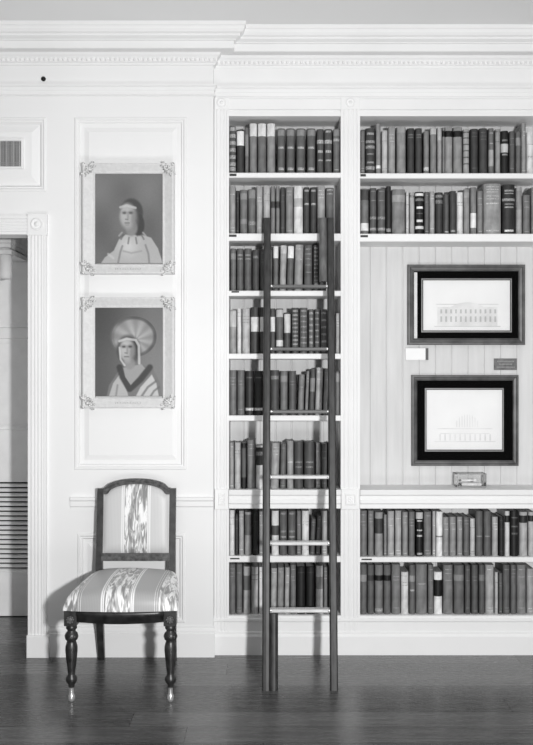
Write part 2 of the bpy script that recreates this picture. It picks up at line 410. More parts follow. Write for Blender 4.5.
# shelves
LABELM = gray(.22, amp=.3, scale=200)
def shelf(x0, x1, pt, pb, lab=None):
    z1, z0 = Z(pt, BY), Z(pb, BY)
    b = MB(BO); b.extr_x([(SD, z0), (BY + .006, z0), (BY + .003, z0 + .003), (BY + .003, z1 - .003), (BY + .006, z1), (SD, z1)], x0, x1)
    s = b.build('shelf', PAINT_B, bc)
    if lab:
        b = MB(BO); b.box(X(lab[0], BY), X(lab[1], BY), BY + .0015, BY + .004, Z(lab[3], BY), Z(lab[2], BY)); b.build('shelf_label', LABELM, s)
    return z1
SL = {}
SL['A1'] = shelf(La, Lb, 172.5, 177.5, (229.5, 236.5, 173.6, 176))
SL['A2'] = shelf(La, Lb, 233.3, 240.8, (229, 236.5, 234.5, 236.8))
SL['A3'] = shelf(La, Lb, 290.6, 296, (231.5, 239, 291, 292.6))
SL['A4'] = shelf(La, Lb, 353.6, 359); SL['A5'] = shelf(La, Lb, 415.5, 421)
SL['A6'] = zm1; SL['A7'] = shelf(La, Lb, 556.3, 562.5, (230, 239.5, 558, 559.4)); SL['A8'] = zbot
SL['B1'] = shelf(Ra, Rb, 173, 178.3, (360.5, 366, 174, 176.4)); SL['B2'] = shelf(Ra, Rb, 233.6, 241.5, (360.5, 368, 235, 237.2))
SL['B7'] = shelf(Ra, Rb, 557.3, 562.5, (361.5, 372, 558.8, 560.2)); SL['B8'] = zbot
b = MB(BO)
for (xa, xb) in ((229.5, 238), (361.5, 372)):
    b = MB(BO); b.box(X(xa, BY), X(xb, BY), BY - .003, BY, Z(620.6, BY), Z(619.2, BY)); b.build('shelf_label', gray(.45), bc)

# ------------------------------------------------------------------ books
ORD = ['', 'first', 'second', 'third', 'fourth', 'fifth', 'sixth', 'seventh', 'eighth', 'ninth', 'tenth', 'eleventh', 'twelfth', 'thirteenth', 'fourteenth',
       'fifteenth', 'sixteenth', 'seventeenth', 'eighteenth', 'nineteenth', 'twentieth', 'twenty-first', 'twenty-second', 'twenty-third', 'twenty-fourth', 'twenty-fifth']
YF = BY + .022
def bandmat(t): return gray(max(.05, round(t * 40) / 40), rough=.45, amp=.33, scale=230, spec=.4, stretch=(1, 1, .8), k=1.0, bump=.25)
def bookmat(t): return gray(max(.05, round(t * 40) / 40), rough=.5, amp=.13, scale=38, spec=.3, stretch=(1, 1, .5), k=.93, bump=.25)
R8 = lambda a, b_, n, t, h: [(a + i * (b_ - a) / n, a + i * (b_ - a) / n + h, t) for i in range(n + 1)]
def make_book(x0, x1, z0, z1, tone, bands, tilt, label, group, depth):
    """bands: (z_low, z_high, tone). One cover mesh (spine, boards) + page block"""
    wd = x1 - x0; H = z1 - z0
    org = (x1 if tilt > 0 else x0, YF, z0)
    mats = [bookmat(tone)]; tones = [round(tone * 40) / 40]
    def mi(t, thin):
        t = (round(t * 40) / 40, thin)
        if t not in tones: tones.append(t); mats.append(bandmat(t[0]) if thin else bookmat(t[0]))
        return tones.index(t)
    zs = {z0, z1}
    for (a, c, t) in bands: zs.add(min(max(a, z0), z1)); zs.add(min(max(c, z0), z1))
    zs = sorted(zs)
    b = MB(org)
    arc = []; n = 8; bul = min(.017, wd * .42)
    for i in range(n + 1):
        a = PI * i / n
        arc.append((x0 + wd / 2 - math.cos(a) * wd / 2, YF + bul - math.sin(a) * bul))
    ring = arc + [(x1, YF + bul + .004), (x0, YF + bul + .004)]; m = len(ring)
    for q in range(len(zs) - 1):
        za, zb_ = zs[q], zs[q + 1]
        if zb_ - za < 1e-5: continue
        zc = (za + zb_) / 2; k = 0; narrow = False
        for (a, c, t) in bands:
            if a <= zc <= c: k = mi(t, (c - a) < .024 and .3 < t < .82); narrow = (c - a) < .013 and t > tone
        vs = [(x, y, za) for x, y in ring] + [(x, y, zb_) for x, y in ring]
        for i in range(m): b.f.append([len(b.v) + q_ for q_ in (i, (i + 1) % m, m + (i + 1) % m, m + i)]); b.mi.append(k if not narrow or 2 <= i <= 5 else 0); b.sm.append(True)
        b.add(vs, [])
        if q == 0: b.add(vs[:m], [list(range(m))[::-1]], k)
        if q == len(zs) - 2: b.add(vs[m:], [list(range(m))], k)
    bt = min(.0022, wd * .15)
    b.box(x0, x0 + bt, YF + bul + .003, YF + depth, z0, z1); b.box(x1 - bt, x1, YF + bul + .003, YF + depth, z0, z1)
    o = b.build('book', mats)
    tag(o, label, 'book', group)
    p = MB(org); p.box(x0 + bt, x1 - bt, YF + bul + .003, YF + depth - .004, z0 + .002, z1 - .003); p.build('page_block', PAGES, o)
    if tilt: o.rotation_euler = (0, math.radians(tilt), 0)
    return o

def describe(x0, x1, h, tone, bands):
    size = 'slim' if x1 - x0 < 5.2 else ('thick' if x1 - x0 > 11 else '')
    if h < 44 and not size: size = 'short'
    tn = 'black' if tone < .21 else 'dark' if tone < .34 else 'mid-grey' if tone < .49 else 'grey' if tone < .61 else 'pale grey' if tone < .76 else 'white'
    f = ''
    big = [q for q in bands if q[1] - q[0] > 5]
    if big:
        t = big[0][2]; f = ' with %s title patch' % ('white' if t > .8 else 'pale' if t > tone + .08 else 'dark')
    elif len(bands) >= 4: f = ' with banded spine'
    elif bands: f = ' with %s spine lines' % ('pale' if bands[0][2] > tone else 'dark')
    return ((size + ' ' if size else '') + tn + ' book' + f).strip()

def row(key, ox, oy, sc, books, shelfname, start=1, group=None, minx=None):
    prev = minx if minx is not None else -9
    k = start
    for bk in books:
        bx0, bx1, top, tone = bk[:4]; bands = list(bk[4]) if len(bk) > 4 else []; tilt = bk[5] if len(bk) > 5 else 0
        px0, px1, pt = ox + bx0 / sc, ox + bx1 / sc, oy + top / sc
        pb = [(oy + q[0] / sc, oy + q[1] / sc, q[2]) for q in bands]
        x0, x1 = X(px0, YF), X(px1, YF)
        z0 = SL[key] + .0004; z1 = Z(pt, YF)
        x0 = max(x0, prev + .0007) + .0008
        x1 = min(x1, (Rb if key[0] == 'B' else Lb) - .001) - .0008
        wb = [(Z(q[1], YF), Z(q[0], YF), q[2]) for q in pb]
        if not bands:
            d = .10 if tone < .7 else -.12; hgt = z1 - z0
            for fr in random.sample([.06, .12, .68, .75, .82, .9], 3):
                wb.append((z0 + hgt * fr, z0 + hgt * fr + .0035, tone + d))
        lab = '%s, %s from left, %s' % (describe(px0, px1, (z1 - z0) * 198, tone, pb), ORD[k], shelfname)
        make_book(x0, x1, z0, z1, tone, wb, tilt, lab, group or ('books on ' + shelfname), .148 + .022 * random.random())
        prev = x1 + (max(0, math.sin(math.radians(tilt)) * 0) if tilt else 0); k += 1
    return prev, k

X4 = [(80, 105, .55), (150, 158, .68), (236, 246, .62)]
row('A1', 220, 110, 4.1, [
 (38, 65, 66, .36, [(y, y + 15, .62) for y in (70, 98, 127, 156, 185, 214, 234)]), (67, 100, 80, .25, [(86, 145, .95)]), (102, 118, 72, .42, [(100, 190, .52)]),
 (120, 152, 55, .5, [(55, 107, .88)]), (154, 190, 55, .42, [(55, 107, .88)]), (192, 227, 55, .55, [(55, 107, .88)]),
 (235, 267, 75, .38, X4), (272, 307, 75, .38, X4), (313, 350, 75, .38, X4), (357, 392, 75, .38, X4),
 (397, 426, 78, .33, [(122, 137, .65), (165, 175, .68), (203, 209, .6)]), (428, 461, 78, .33, [(84, 92, .6), (122, 137, .65), (165, 175, .68), (203, 209, .6)]),
 (464, 493, 78, .42, [(80, 105, .56), (117, 128, .62), (243, 247, .6)])], "left bay top shelf")
row('A2', 220, 175, 4.1, [
 (38, 64, 45, .6), (66, 79, 65, .25), (81, 113, 60, .45, [(75, 100, .58), (180, 200, .56)]), (115, 147, 58, .42, [(62, 95, .55), (190, 205, .55)]), (149, 175, 45, .65), (177, 206, 43, .7),
 (208, 227, 45, .5, [(108, 135, .24)]), (229, 245, 45, .5, [(108, 135, .24)]), (247, 267, 50, .3), (269, 300, 48, .52), (302, 341, 45, .85, [(95, 130, .7)]),
 (343, 368, 50, .28, [(60, 68, .58), (115, 123, .62)]), (370, 397, 50, .28, [(60, 68, .58), (115, 123, .62)]), (399, 432, 45, .62), (434, 468, 52, .4, [(58, 64, .6), (75, 79, .6)])], "left bay second shelf")
row('A3', 220, 235, 4.1, [
 (42, 66, 55, .42, [(75, 100, .54)]), (68, 97, 55, .38, [(80, 84, .6), (96, 100, .6)]), (99, 130, 55, .38, [(80, 84, .6), (96, 100, .6)]), (132, 162, 60, .3, [(85, 95, .48)]),
 (164, 187, 58, .33), (190, 215, 62, .4), (218, 240, 43, .42, [(46, 95, .95)]), (243, 270, 43, .64, [(43, 76, .78)], 1.5), (273, 300, 43, .4, [(46, 95, .95)], 1.5), (303, 339, 40, .6, [], 1.5),
 (345, 380, 42, .38, [(55, 60, .5), (75, 80, .5), (95, 100, .5), (120, 125, .5), (150, 155, .5)]), (383, 405, 42, .33, R8(50, 200, 9, .5, 6)), (408, 437, 45, .3)], "left bay third shelf")
row('A4', 220, 295, 4.1, [
 (38, 68, 62, .6, [(66, 130, .74)]), (70, 88, 55, .85), (90, 123, 55, .72), (125, 161, 50, .27, [(90, 150, .84)]), (163, 184, 50, .27, [(90, 150, .8)]), (206, 227, 55, .33, [(90, 150, .88)]),
 (229, 260, 55, .4, [(60, 90, .74), (185, 210, .84)]), (262, 290, 72, .3, [(78, 155, .82)]), (293, 324, 52, .33, R8(62, 215, 9, .55, 7)), (326, 360, 52, .37, R8(62, 215, 7, .52, 6)),
 (363, 385, 58, .4, R8(70, 215, 6, .58, 9)), (387, 410, 58, .33, R8(70, 215, 6, .5, 6)), (412, 440, 58, .35, R8(70, 215, 5, .55, 8)), (443, 470, 60, .35), (475, 491, 75, .66)], "left bay fourth shelf")
row('A5', 220, 355, 4.1, [
 (38, 68, 62, .45), (70, 101, 62, .42), (103, 138, 65, .2, [(90, 95, .35), (217, 228, .75)]), (140, 175, 65, .19, [(90, 95, .35), (217, 228, .75)]), (178, 204, 64, .3), (207, 243, 62, .3, [(85, 100, .48)]),
 (247, 278, 65, .45, [(85, 110, .58)]), (282, 313, 65, .35), (318, 343, 80, .5, [], 2), (347, 361, 66, .5, [], 2.2), (364, 386, 57, .33, [(95, 150, .56)], 2.2), (389, 418, 52, .68, [], 2), (422, 440, 55, .5, [], 2),
 (446, 470, 62, .4), (474, 492, 68, .45, [(75, 110, .58)])], "left bay fifth shelf")
ring = [(150, 155, .5), (170, 175, .5)]
row('A6', 220, 425, 4.1, [
 (38, 57, 72, .6), (59, 85, 72, .7), (87, 108, 75, .15, [(95, 215, .36)]), (111, 145, 62, .5), (147, 176, 85, .82, [(92, 110, .2), (110, 125, .5), (125, 165, .2)]), (207, 241, 75, .63, [], 1.5), (246, 270, 78, .4, [], 1),
 (274, 302, 65, .6, [(150, 155, .78)]), (304, 342, 70, .3, ring), (345, 389, 70, .3, ring), (393, 413, 75, .55), (415, 440, 78, .35), (445, 475, 76, .3)], "left bay sixth shelf")
row('A7', 220, 500, 4.1, [
 (38, 60, 42, .85), (62, 75, 65, .25), (77, 98, 45, .62), (100, 130, 50, .6, [(60, 145, .38)]), (132, 158, 45, .18), (160, 178, 47, .55), (180, 205, 45, .45), (211, 242, 45, .84, [(105, 145, .3)]),
 (244, 276, 45, .34, [(52, 60, .5), (125, 133, .5), (148, 155, .55)]), (278, 312, 45, .36, [(52, 60, .5), (125, 133, .5), (148, 155, .55)]), (314, 333, 45, .45), (335, 366, 45, .86), (369, 389, 78, .36, [], 2.2), (392, 411, 66, .42, [], 2.2),
 (416, 441, 45, .65), (445, 472, 50, .3)], "left bay seventh shelf")
row('A8', 220, 555, 4.1, [
 (38, 64, 38, .42), (66, 92, 38, .42), (95, 125, 48, .7, [(85, 145, .42)]), (128, 157, 50, .72, [(80, 84, .5), (100, 103, .5)]), (160, 174, 50, .85), (176, 204, 46, .5), (207, 232, 55, .66, [], .8), (234, 261, 52, .55, [], .8), (264, 284, 52, .66, [], .8),
 (288, 312, 40, .45), (314, 351, 50, .14, [(70, 74, .25)]), (353, 390, 50, .14, [(70, 74, .25)]), (393, 423, 45, .85, [(90, 140, .62)]), (425, 441, 50, .45), (446, 470, 50, .3)], "left bay bottom shelf")
p, k = row('B1', 353, 110, 5.79, [
 (42, 70, 120, .45), (73, 130, 105, .27, [(130, 143, .58), (175, 190, .55), (205, 222, .55), (250, 258, .5), (298, 308, .55), (325, 345, .58)]), (133, 162, 80, .55, [(320, 338, .9)]), (167, 202, 118, .72),
 (205, 247, 95, .6), (254, 308, 95, .55, [(95, 130, .62)]), (315, 358, 105, .25, [(140, 146, .46), (155, 160, .46)]), (362, 402, 105, .28, [(140, 146, .46), (155, 160, .46)]), (410, 442, 122, .5, [(330, 350, .78)]),
 (448, 486, 103, .5, [(105, 140, .74)]), (489, 516, 100, .6, [(100, 175, .7)]), (518, 532, 100, .5, [(120, 155, .15)])], "right bay top shelf")
row('B1', 441, 110, 5.79, [
 (14, 70, 97, .57, [(120, 155, .13)]), (73, 126, 97, .55, [(120, 155, .13)]), (130, 166, 110, .62, [(y, y + 7, .36) for y in (125, 158, 195, 232, 270, 308)]), (173, 218, 108, .25), (223, 272, 105, .27),
 (277, 308, 105, .42, [(130, 137, .6), (190, 196, .6), (230, 325, .66)]), (316, 346, 110, .58, [(120, 128, .45), (180, 186, .45)]), (348, 394, 120, .15, [(170, 180, .45), (195, 245, .74), (253, 262, .55)]),
 (398, 430, 122, .35), (434, 465, 125, .4, [(160, 205, .55)]), (467, 494, 75, .58), (498, 540, 125, .86, [(195, 200, .7), (265, 275, .72)])], "right bay top shelf", k, None, p)
bd = [(92, 96, .5), (145, 150, .5), (240, 256, .52), (305, 320, .6)]
p, k = row('B2', 353, 175, 5.79, [
 (44, 93, 78, .45, [(85, 145, .3), (278, 322, .93)]), (98, 138, 75, .34, bd), (143, 190, 78, .37, bd), (193, 222, 64, .2, [(310, 328, .55)]), (226, 305, 82, .5, [(115, 155, .63)]), (307, 325, 95, .78), (328, 358, 100, .64, [(115, 130, .52)]),
 (361, 413, 97, .14, [(105, 120, .9), (135, 150, .45), (182, 195, .9), (220, 224, .4), (258, 272, .85), (295, 312, .85)]), (415, 442, 97, .4), (444, 475, 95, .62), (478, 524, 100, .25, [(115, 130, .5), (145, 165, .45)])], "right bay second shelf")
row('B2', 441, 175, 5.79, [
 (0, 14, 110, .3), (17, 48, 112, .35, [(325, 333, .65)]), (51, 90, 92, .28, [(318, 330, .56)]), (93, 130, 100, .85), (132, 168, 82, .55, [(100, 130, .62)]), (172, 208, 70, .5, [(220, 305, .92)]), (211, 245, 92, .5),
 (248, 352, 50, .57, [(65, 70, .68), (80, 85, .68), (95, 100, .68), (118, 123, .68), (135, 140, .68), (160, 168, .7), (318, 325, .68)]), (358, 433, 55, .2, [(85, 95, .55), (103, 109, .55), (135, 150, .55), (165, 171, .5), (182, 190, .55), (316, 328, .78)]),
 (437, 472, 70, .62, [(90, 200, .55)]), (476, 520, 115, .45), (524, 560, 70, .5)], "right bay second shelf", k, None, p)
p, k = row('B7', 353, 500, 5.79, [
 (42, 83, 62, .45), (87, 122, 62, .48), (127, 176, 72, .58, [(108, 195, .25)]), (178, 197, 85, .5), (200, 241, 65, .64), (244, 283, 62, .64), (286, 320, 70, .55), (323, 360, 68, .42),
 (365, 408, 68, .12, [(72, 110, .74), (118, 125, .8), (172, 180, .7), (203, 213, .72), (306, 318, .6)]), (411, 457, 68, .45), (460, 480, 65, .65), (482, 522, 68, .9, [(208, 216, .5)])], "right bay shelf below niche")
row('B7', 441, 500, 5.79, [
 (12, 48, 100, .55), (50, 90, 98, .55), (93, 128, 98, .55), (131, 166, 100, .4), (169, 199, 108, .72), (202, 246, 65, .38, [(207, 213, .55)]), (249, 293, 65, .38, [(207, 213, .55)]), (297, 333, 98, .65), (336, 368, 98, .15),
 (371, 400, 65, .8, [(90, 130, .18)]), (402, 454, 65, .12, [(100, 106, .35), (150, 158, .35), (190, 200, .33)]), (457, 505, 70, .68, [(90, 133, .18)]), (508, 545, 70, .7, [(90, 125, .18)])], "right bay shelf below niche", k, None, p)
p, k = row('B8', 353, 555, 5.79, [
 (42, 82, 55, .4, [(115, 155, .58)]), (84, 123, 58, .37, [(118, 150, .26)]), (127, 176, 58, .48, [(118, 150, .12), (310, 328, .6)]), (178, 221, 58, .4, [(118, 150, .12)]), (224, 277, 55, .48), (279, 324, 100, .82),
 (327, 362, 58, .4, [(120, 155, .58), (200, 210, .66)]), (364, 432, 55, .48, [(165, 172, .58)]), (435, 468, 58, .45), (470, 520, 100, .93, [(145, 240, .13)])], "right bay bottom shelf")
row('B8', 441, 555, 5.79, [
 (14, 72, 58, .47), (76, 137, 60, .4, [(115, 150, .52)]), (140, 173, 60, .36), (178, 217, 58, .36), (221, 256, 58, .34, [(115, 150, .48)]), (259, 310, 58, .65), (312, 332, 100, .7), (335, 358, 105, .35),
 (360, 402, 58, .37), (405, 438, 58, .4), (441, 496, 58, .5), (499, 540, 80, .62)], "right bay bottom shelf", k, None, p)

# ------------------------------------------------------------------ portraits over the chair
def ellipse(cx, cz, rx, rz, n=24, a0=0, a1=2 * PI): return [(cx + rx * math.cos(a0 + (a1 - a0) * i / n), cz + rz * math.sin(a0 + (a1 - a0) * i / n)) for i in range(n)]
def flat(b, poly, y, mi):
    b.add([(x, y, z) for x, z in poly], [list(range(len(poly)))], mi)
PICT = bpy.data.materials.new('oil_paint'); PICT.use_nodes = True
_a = PICT.node_tree.nodes.new('ShaderNodeAttribute'); _a.attribute_name = 'tone'
PICT.node_tree.links.new(_a.outputs['Color'], PICT.node_tree.nodes['Principled BSDF'].inputs['Base Color'])
PICT.node_tree.nodes['Principled BSDF'].inputs['Roughness'].default_value = .5
PICT.node_tree.nodes['Principled BSDF'].inputs['Specular IOR Level'].default_value = .2
def sstep(a, b_, x): t = min(1, max(0, (x - a) / (b_ - a))); return t * t * (3 - 2 * t)
def paint(r, x0, x1, z0, z1, y, kind):
    """a generic oil portrait: tones laid in soft strokes over a fine mesh; u,v run over a 67 x 89 canvas, v downwards"""
    NX, NZ = 134, 178; vs = []; tn = []; rnd = random.Random(3 + kind)
    def ell_(u, v, cu, cv, ru, rv, soft=.25): return 1 - sstep(1 - soft, 1 + soft, math.hypot((u - cu) / ru, (v - cv) / rv))
    def stroke(u, v, pts, w, soft=.8):
        d = 99
        for (a, c), (e, f) in zip(pts, pts[1:]):
            L2 = (e - a) ** 2 + (f - c) ** 2; t = max(0, min(1, ((u - a) * (e - a) + (v - c) * (f - c)) / L2)); d = min(d, math.hypot(u - a - t * (e - a), v - c - t * (f - c)))
        return 1 - sstep(w / 2 - soft / 2, w / 2 + soft, d)
    def poly(u, v, pts):
        ins = False; n = len(pts)
        for i in range(n):
            (a, c), (e, f) = pts[i], pts[(i + 1) % n]
            if (c > v) != (f > v) and u < (e - a) * (v - c) / (f - c) + a: ins = not ins
        if not ins: 
            return 0.0
        d = 9
        for i in range(n):
            (a, c), (e, f) = pts[i], pts[(i + 1) % n]; L2 = (e - a) ** 2 + (f - c) ** 2 + 1e-9
            t = max(0, min(1, ((u - a) * (e - a) + (v - c) * (f - c)) / L2)); d = min(d, math.hypot(u - a - t * (e - a), v - c - t * (f - c)))
        return sstep(0, 1.3, d)
    def tone(u, v):
        g = (.46 if kind == 0 else .40) - .07 * (v / 89) + .03 * math.sin(u * .13 + 1) * math.sin(v * .09)
        if kind == 1: g = .30 + .14 * sstep(0, 60, u) + .05 * sstep(0, 60, v) - .0
        def over(t, a):
            nonlocal g; g = g * (1 - a) + t * a
        if kind == 0:
            body = [(3, 92), (9, 83), (18, 76), (23, 65), (30, 60), (46, 60), (56, 63), (63, 74), (67, 86), (68, 92)]
            over(.66 + .10 * math.exp(-((u - 33) / 9) ** 2 - ((v - 72) / 10) ** 2), poly(u, v, body))
            over(.50, .8 * stroke(u, v, [(22, 92), (25, 78), (27, 72)], 1.6)); over(.50, .8 * stroke(u, v, [(54, 92), (53, 80), (50, 71)], 1.6))
            over(.56, .6 * stroke(u, v, [(28, 77), (36, 79), (46, 77)], 1.4)); over(.75, .6 * stroke(u, v, [(13, 80), (18, 84)], 2.0))
            over(.30, ell_(u, v, 36, 38.5, 11.5, 14, .12)); over(.28, ell_(u, v, 43, 51, 6, 11, .15))
            over(.52, ell_(u, v, 36, 54, 6, 8)); 
            over(.62, ell_(u, v, 32.5, 42, 8.2, 12.5)); over(.70, .7 * ell_(u, v, 30.5, 40, 5, 9, .5)); over(.46, .6 * ell_(u, v, 39.5, 45, 3.4, 9, .6))
            over(.42, .6 * ell_(u, v, 29, 38.6, 2.6, 1.8, .6)); over(.40, .6 * ell_(u, v, 35.3, 38.6, 2.8, 1.8, .6)); over(.28, .8 * stroke(u, v, [(28.2, 38.9), (29.8, 38.9)], .9)); over(.28, .8 * stroke(u, v, [(34.4, 38.8), (36.2, 38.8)], .9))
            over(.52, .6 * ell_(u, v, 32.6, 42.5, 1.2, 4, .7)); over(.46, .8 * stroke(u, v, [(30.2, 45.2), (32.2, 45.4)], .9)); over(.42, .8 * stroke(u, v, [(29.8, 48.9), (33.6, 48.9)], .9)); over(.52, .6 * stroke(u, v, [(30.4, 50.9), (33, 50.9)], .9))
            over(.74, .8 * stroke(u, v, [(25, 33.2), (31, 31.4), (40, 33.8)], 2.0))
            for i in range(9):
                a = PI * (.1 + .8 * i / 8); over(.36 if i % 2 else .7, .6 * stroke(u, v, [(37 - 11 * math.cos(a), 56 + 8 * math.sin(a)), (37 - 14 * math.cos(a), 58 + 12 * math.sin(a))], 1.3))
        else:
            over(.54, ell_(u, v, 38, 29, 22, 20, .10)); 
            r_ = math.hypot((u - 38) / 22, (v - 29) / 20)
            if r_ < 1.0: over(.66 - .12 * r_ + .05 * math.sin(9 * math.atan2(v - 32, u - 40)), .9)
            over(.24, .6 * sstep(.82, .95, r_) * (1 - sstep(1.0, 1.06, r_)) * (.4 + .6 * sstep(-10, 20, u - 30 - (v - 32) * .5)))
            over(.46, poly(u, v, [(10, 92), (13, 78), (22, 64), (30, 58), (46, 56), (58, 62), (65, 76), (67, 92)]))
            over(.72, .85 * poly(u, v, [(12, 92), (17, 76), (24, 66), (32, 84), (34, 92)])); over(.78, .85 * poly(u, v, [(38, 92), (44, 80), (56, 66), (61, 76), (64, 92)]))
            over(.4, .7 * stroke(u, v, [(44, 92), (52, 80), (60, 74)], 1.8)); over(.4, .7 * stroke(u, v, [(53, 92), (58, 84), (63, 80)], 1.6)); over(.5, .7 * stroke(u, v, [(20, 92), (22, 78)], 1.6))
            over(.24, .8 * stroke(u, v, [(24, 60), (27, 70), (34, 82), (45, 72), (54, 60)], 5.2, 1.6)); 
            over(.6, poly(u, v, [(27, 60), (46, 56), (50, 61), (42, 71), (35, 79), (29, 70)]))
            over(.24, ell_(u, v, 33, 42, 11, 14)); over(.55, ell_(u, v, 34, 56, 5.5, 6))
            over(.62, ell_(u, v, 31.5, 43, 7.6, 12)); over(.72, .7 * ell_(u, v, 29.8, 41, 4.6, 8.4, .5)); over(.44, .6 * ell_(u, v, 37.6, 46, 3.4, 8.6, .6))
            over(.40, .6 * ell_(u, v, 28.2, 38.9, 2.6, 1.8, .6)); over(.38, .6 * ell_(u, v, 34.4, 38.9, 2.8, 1.8, .6)); over(.24, .8 * stroke(u, v, [(27.4, 39.2), (29, 39.2)], .9)); over(.24, .8 * stroke(u, v, [(33.6, 39.1), (35.4, 39.1)], .9))
            over(.50, .6 * ell_(u, v, 31.7, 42.8, 1.2, 4, .7)); over(.44, .8 * stroke(u, v, [(29.4, 45.4), (31.4, 45.6)], .9)); over(.40, .8 * stroke(u, v, [(29, 49.2), (32.8, 49.2)], .9))
            over(.80, .75 * stroke(u, v, [(24, 33.5), (31, 31), (40, 32.5), (43, 38), (43.5, 56)], 2.0)); over(.8, .8 * stroke(u, v, [(24, 40), (25, 52), (29, 58)], 1.4))
        return g + rnd.uniform(-.012, .012)
    fs = []
    for j in range(NZ + 1):
        for i in range(NX + 1):
            vs.append((x0 + (x1 - x0) * i / NX, y, z1 + (z0 - z1) * j / NZ)); tn.append(max(.05, tone(67 * i / NX, 89 * j / NZ)) ** 2.2)
    for j in range(NZ):
        for i in range(NX): a = j * (NX + 1) + i; fs.append((a, a + 1, a + NX + 2, a + NX + 1))
    b = MB(r['_w']); b.add(vs, fs); o = b.build('painted_figure', PICT, r)
    ca = o.data.color_attributes.new('tone', 'FLOAT_COLOR', 'POINT')
    for q, g in enumerate(tn): ca.data[q].color = (g, g, g, 1)
def portrait(px0, px1, py0, py1, ix0, ix1, iy0, iy1, label, kind):
    yb = WY + .004
    x0, x1, z0, z1 = X(px0, 0), X(px1, 0), Z(py1, 0), Z(py0, 0)
    r = empty('framed_portrait', ((x0 + x1) / 2, yb, z0), label, 'picture', 'gilt framed portraits above the chair')
    b = MB(r['_w'])
    wd = X(ix0, 0) - x0
    b.rect(x0, x1, z0, z1, [(0, yb), (0, -.020), (.003, -.028), (.008, -.030), (.012, -.028), (wd - .010, -.006), (wd - .007, -.009), (wd - .002, -.007), (wd, -.002), (wd, yb)], False, zk=.83)
    b.add([(x0, yb, z0), (x1, yb, z0), (x1, yb, z1), (x0, yb, z1)], [(0, 1, 2, 3)])
    b.build('frame', GILT, r)
    for (cx, cz, sx, sz) in ((x0, z0, 1, 1), (x1, z0, -1, 1), (x0, z1, 1, -1), (x1, z1, -1, -1)):
        b = MB(r['_w'])
        base = PI / 4 if sx == sz else -PI / 4
        ang0 = math.atan2(sz, sx)
        b.ell((cx + sx * .026, -.026, cz + sz * .026), (.012, .007, .012))
        for q in range(7):
            a = ang0 + (q - 3) * .5
            for (rr, ln) in ((.020, .011), (.036, .010)):
                if rr > .03 and q in (2, 3, 4): continue
                ex, ez = cx + sx * .024 + math.cos(a) * rr, cz + sz * .024 + math.sin(a) * rr
                b.ell((ex, -.024, ez), (ln * 1.25, .008, .0068), a)
        for q in (-1, 1):
            b.ell((cx + sx * (.012 if q < 0 else .05), -.02, cz + sz * (.05 if q < 0 else .012)), (.0065, .005, .0065))
        b.ell((cx + sx * .007, -.027, cz + sz * .007), (.01, .006, .01))
        b.build('corner_ornament', GILTC, r)
    yc = -.0035 + .006
    cx0, cx1, cz0, cz1 = X(ix0, 0), X(ix1, 0), Z(iy1, 0), Z(iy0, 0)
    b = MB(r['_w']); b.box(cx0 - .002, cx1 + .002, yc, yc + .006, cz0 - .002, cz1 + .002)
    b.build('canvas', gray(.40 if kind == 0 else .36, rough=.5, amp=.10, scale=7, k=1), r)
    paint(r, cx0, cx1, cz0, cz1, yc - .0006, kind)
    # faint caption strokes on the lower rail
    b = MB(r['_w']); zc = z0 + wd * .42
    for i in range(16): 
        a = X(px0, 0) + (x1 - x0) * (.36 + i * .018); b.box(a, a + .003, -.0215, -.016, zc - .003, zc + .002 + .002 * (i % 2))
    b.build('caption', gray(.72), r)
portrait(83, 174.6, 163.8, 274.5, 95.2, 162.5, 174, 263, 'gilt framed portrait of bare-shouldered dark-haired sitter, upper of the two above the chair', 0)
portrait(83, 174.8, 297.8, 408, 95.2, 163, 308, 396, 'gilt framed portrait of sitter in wide pale headdress and shawl, lower picture above chair', 1)

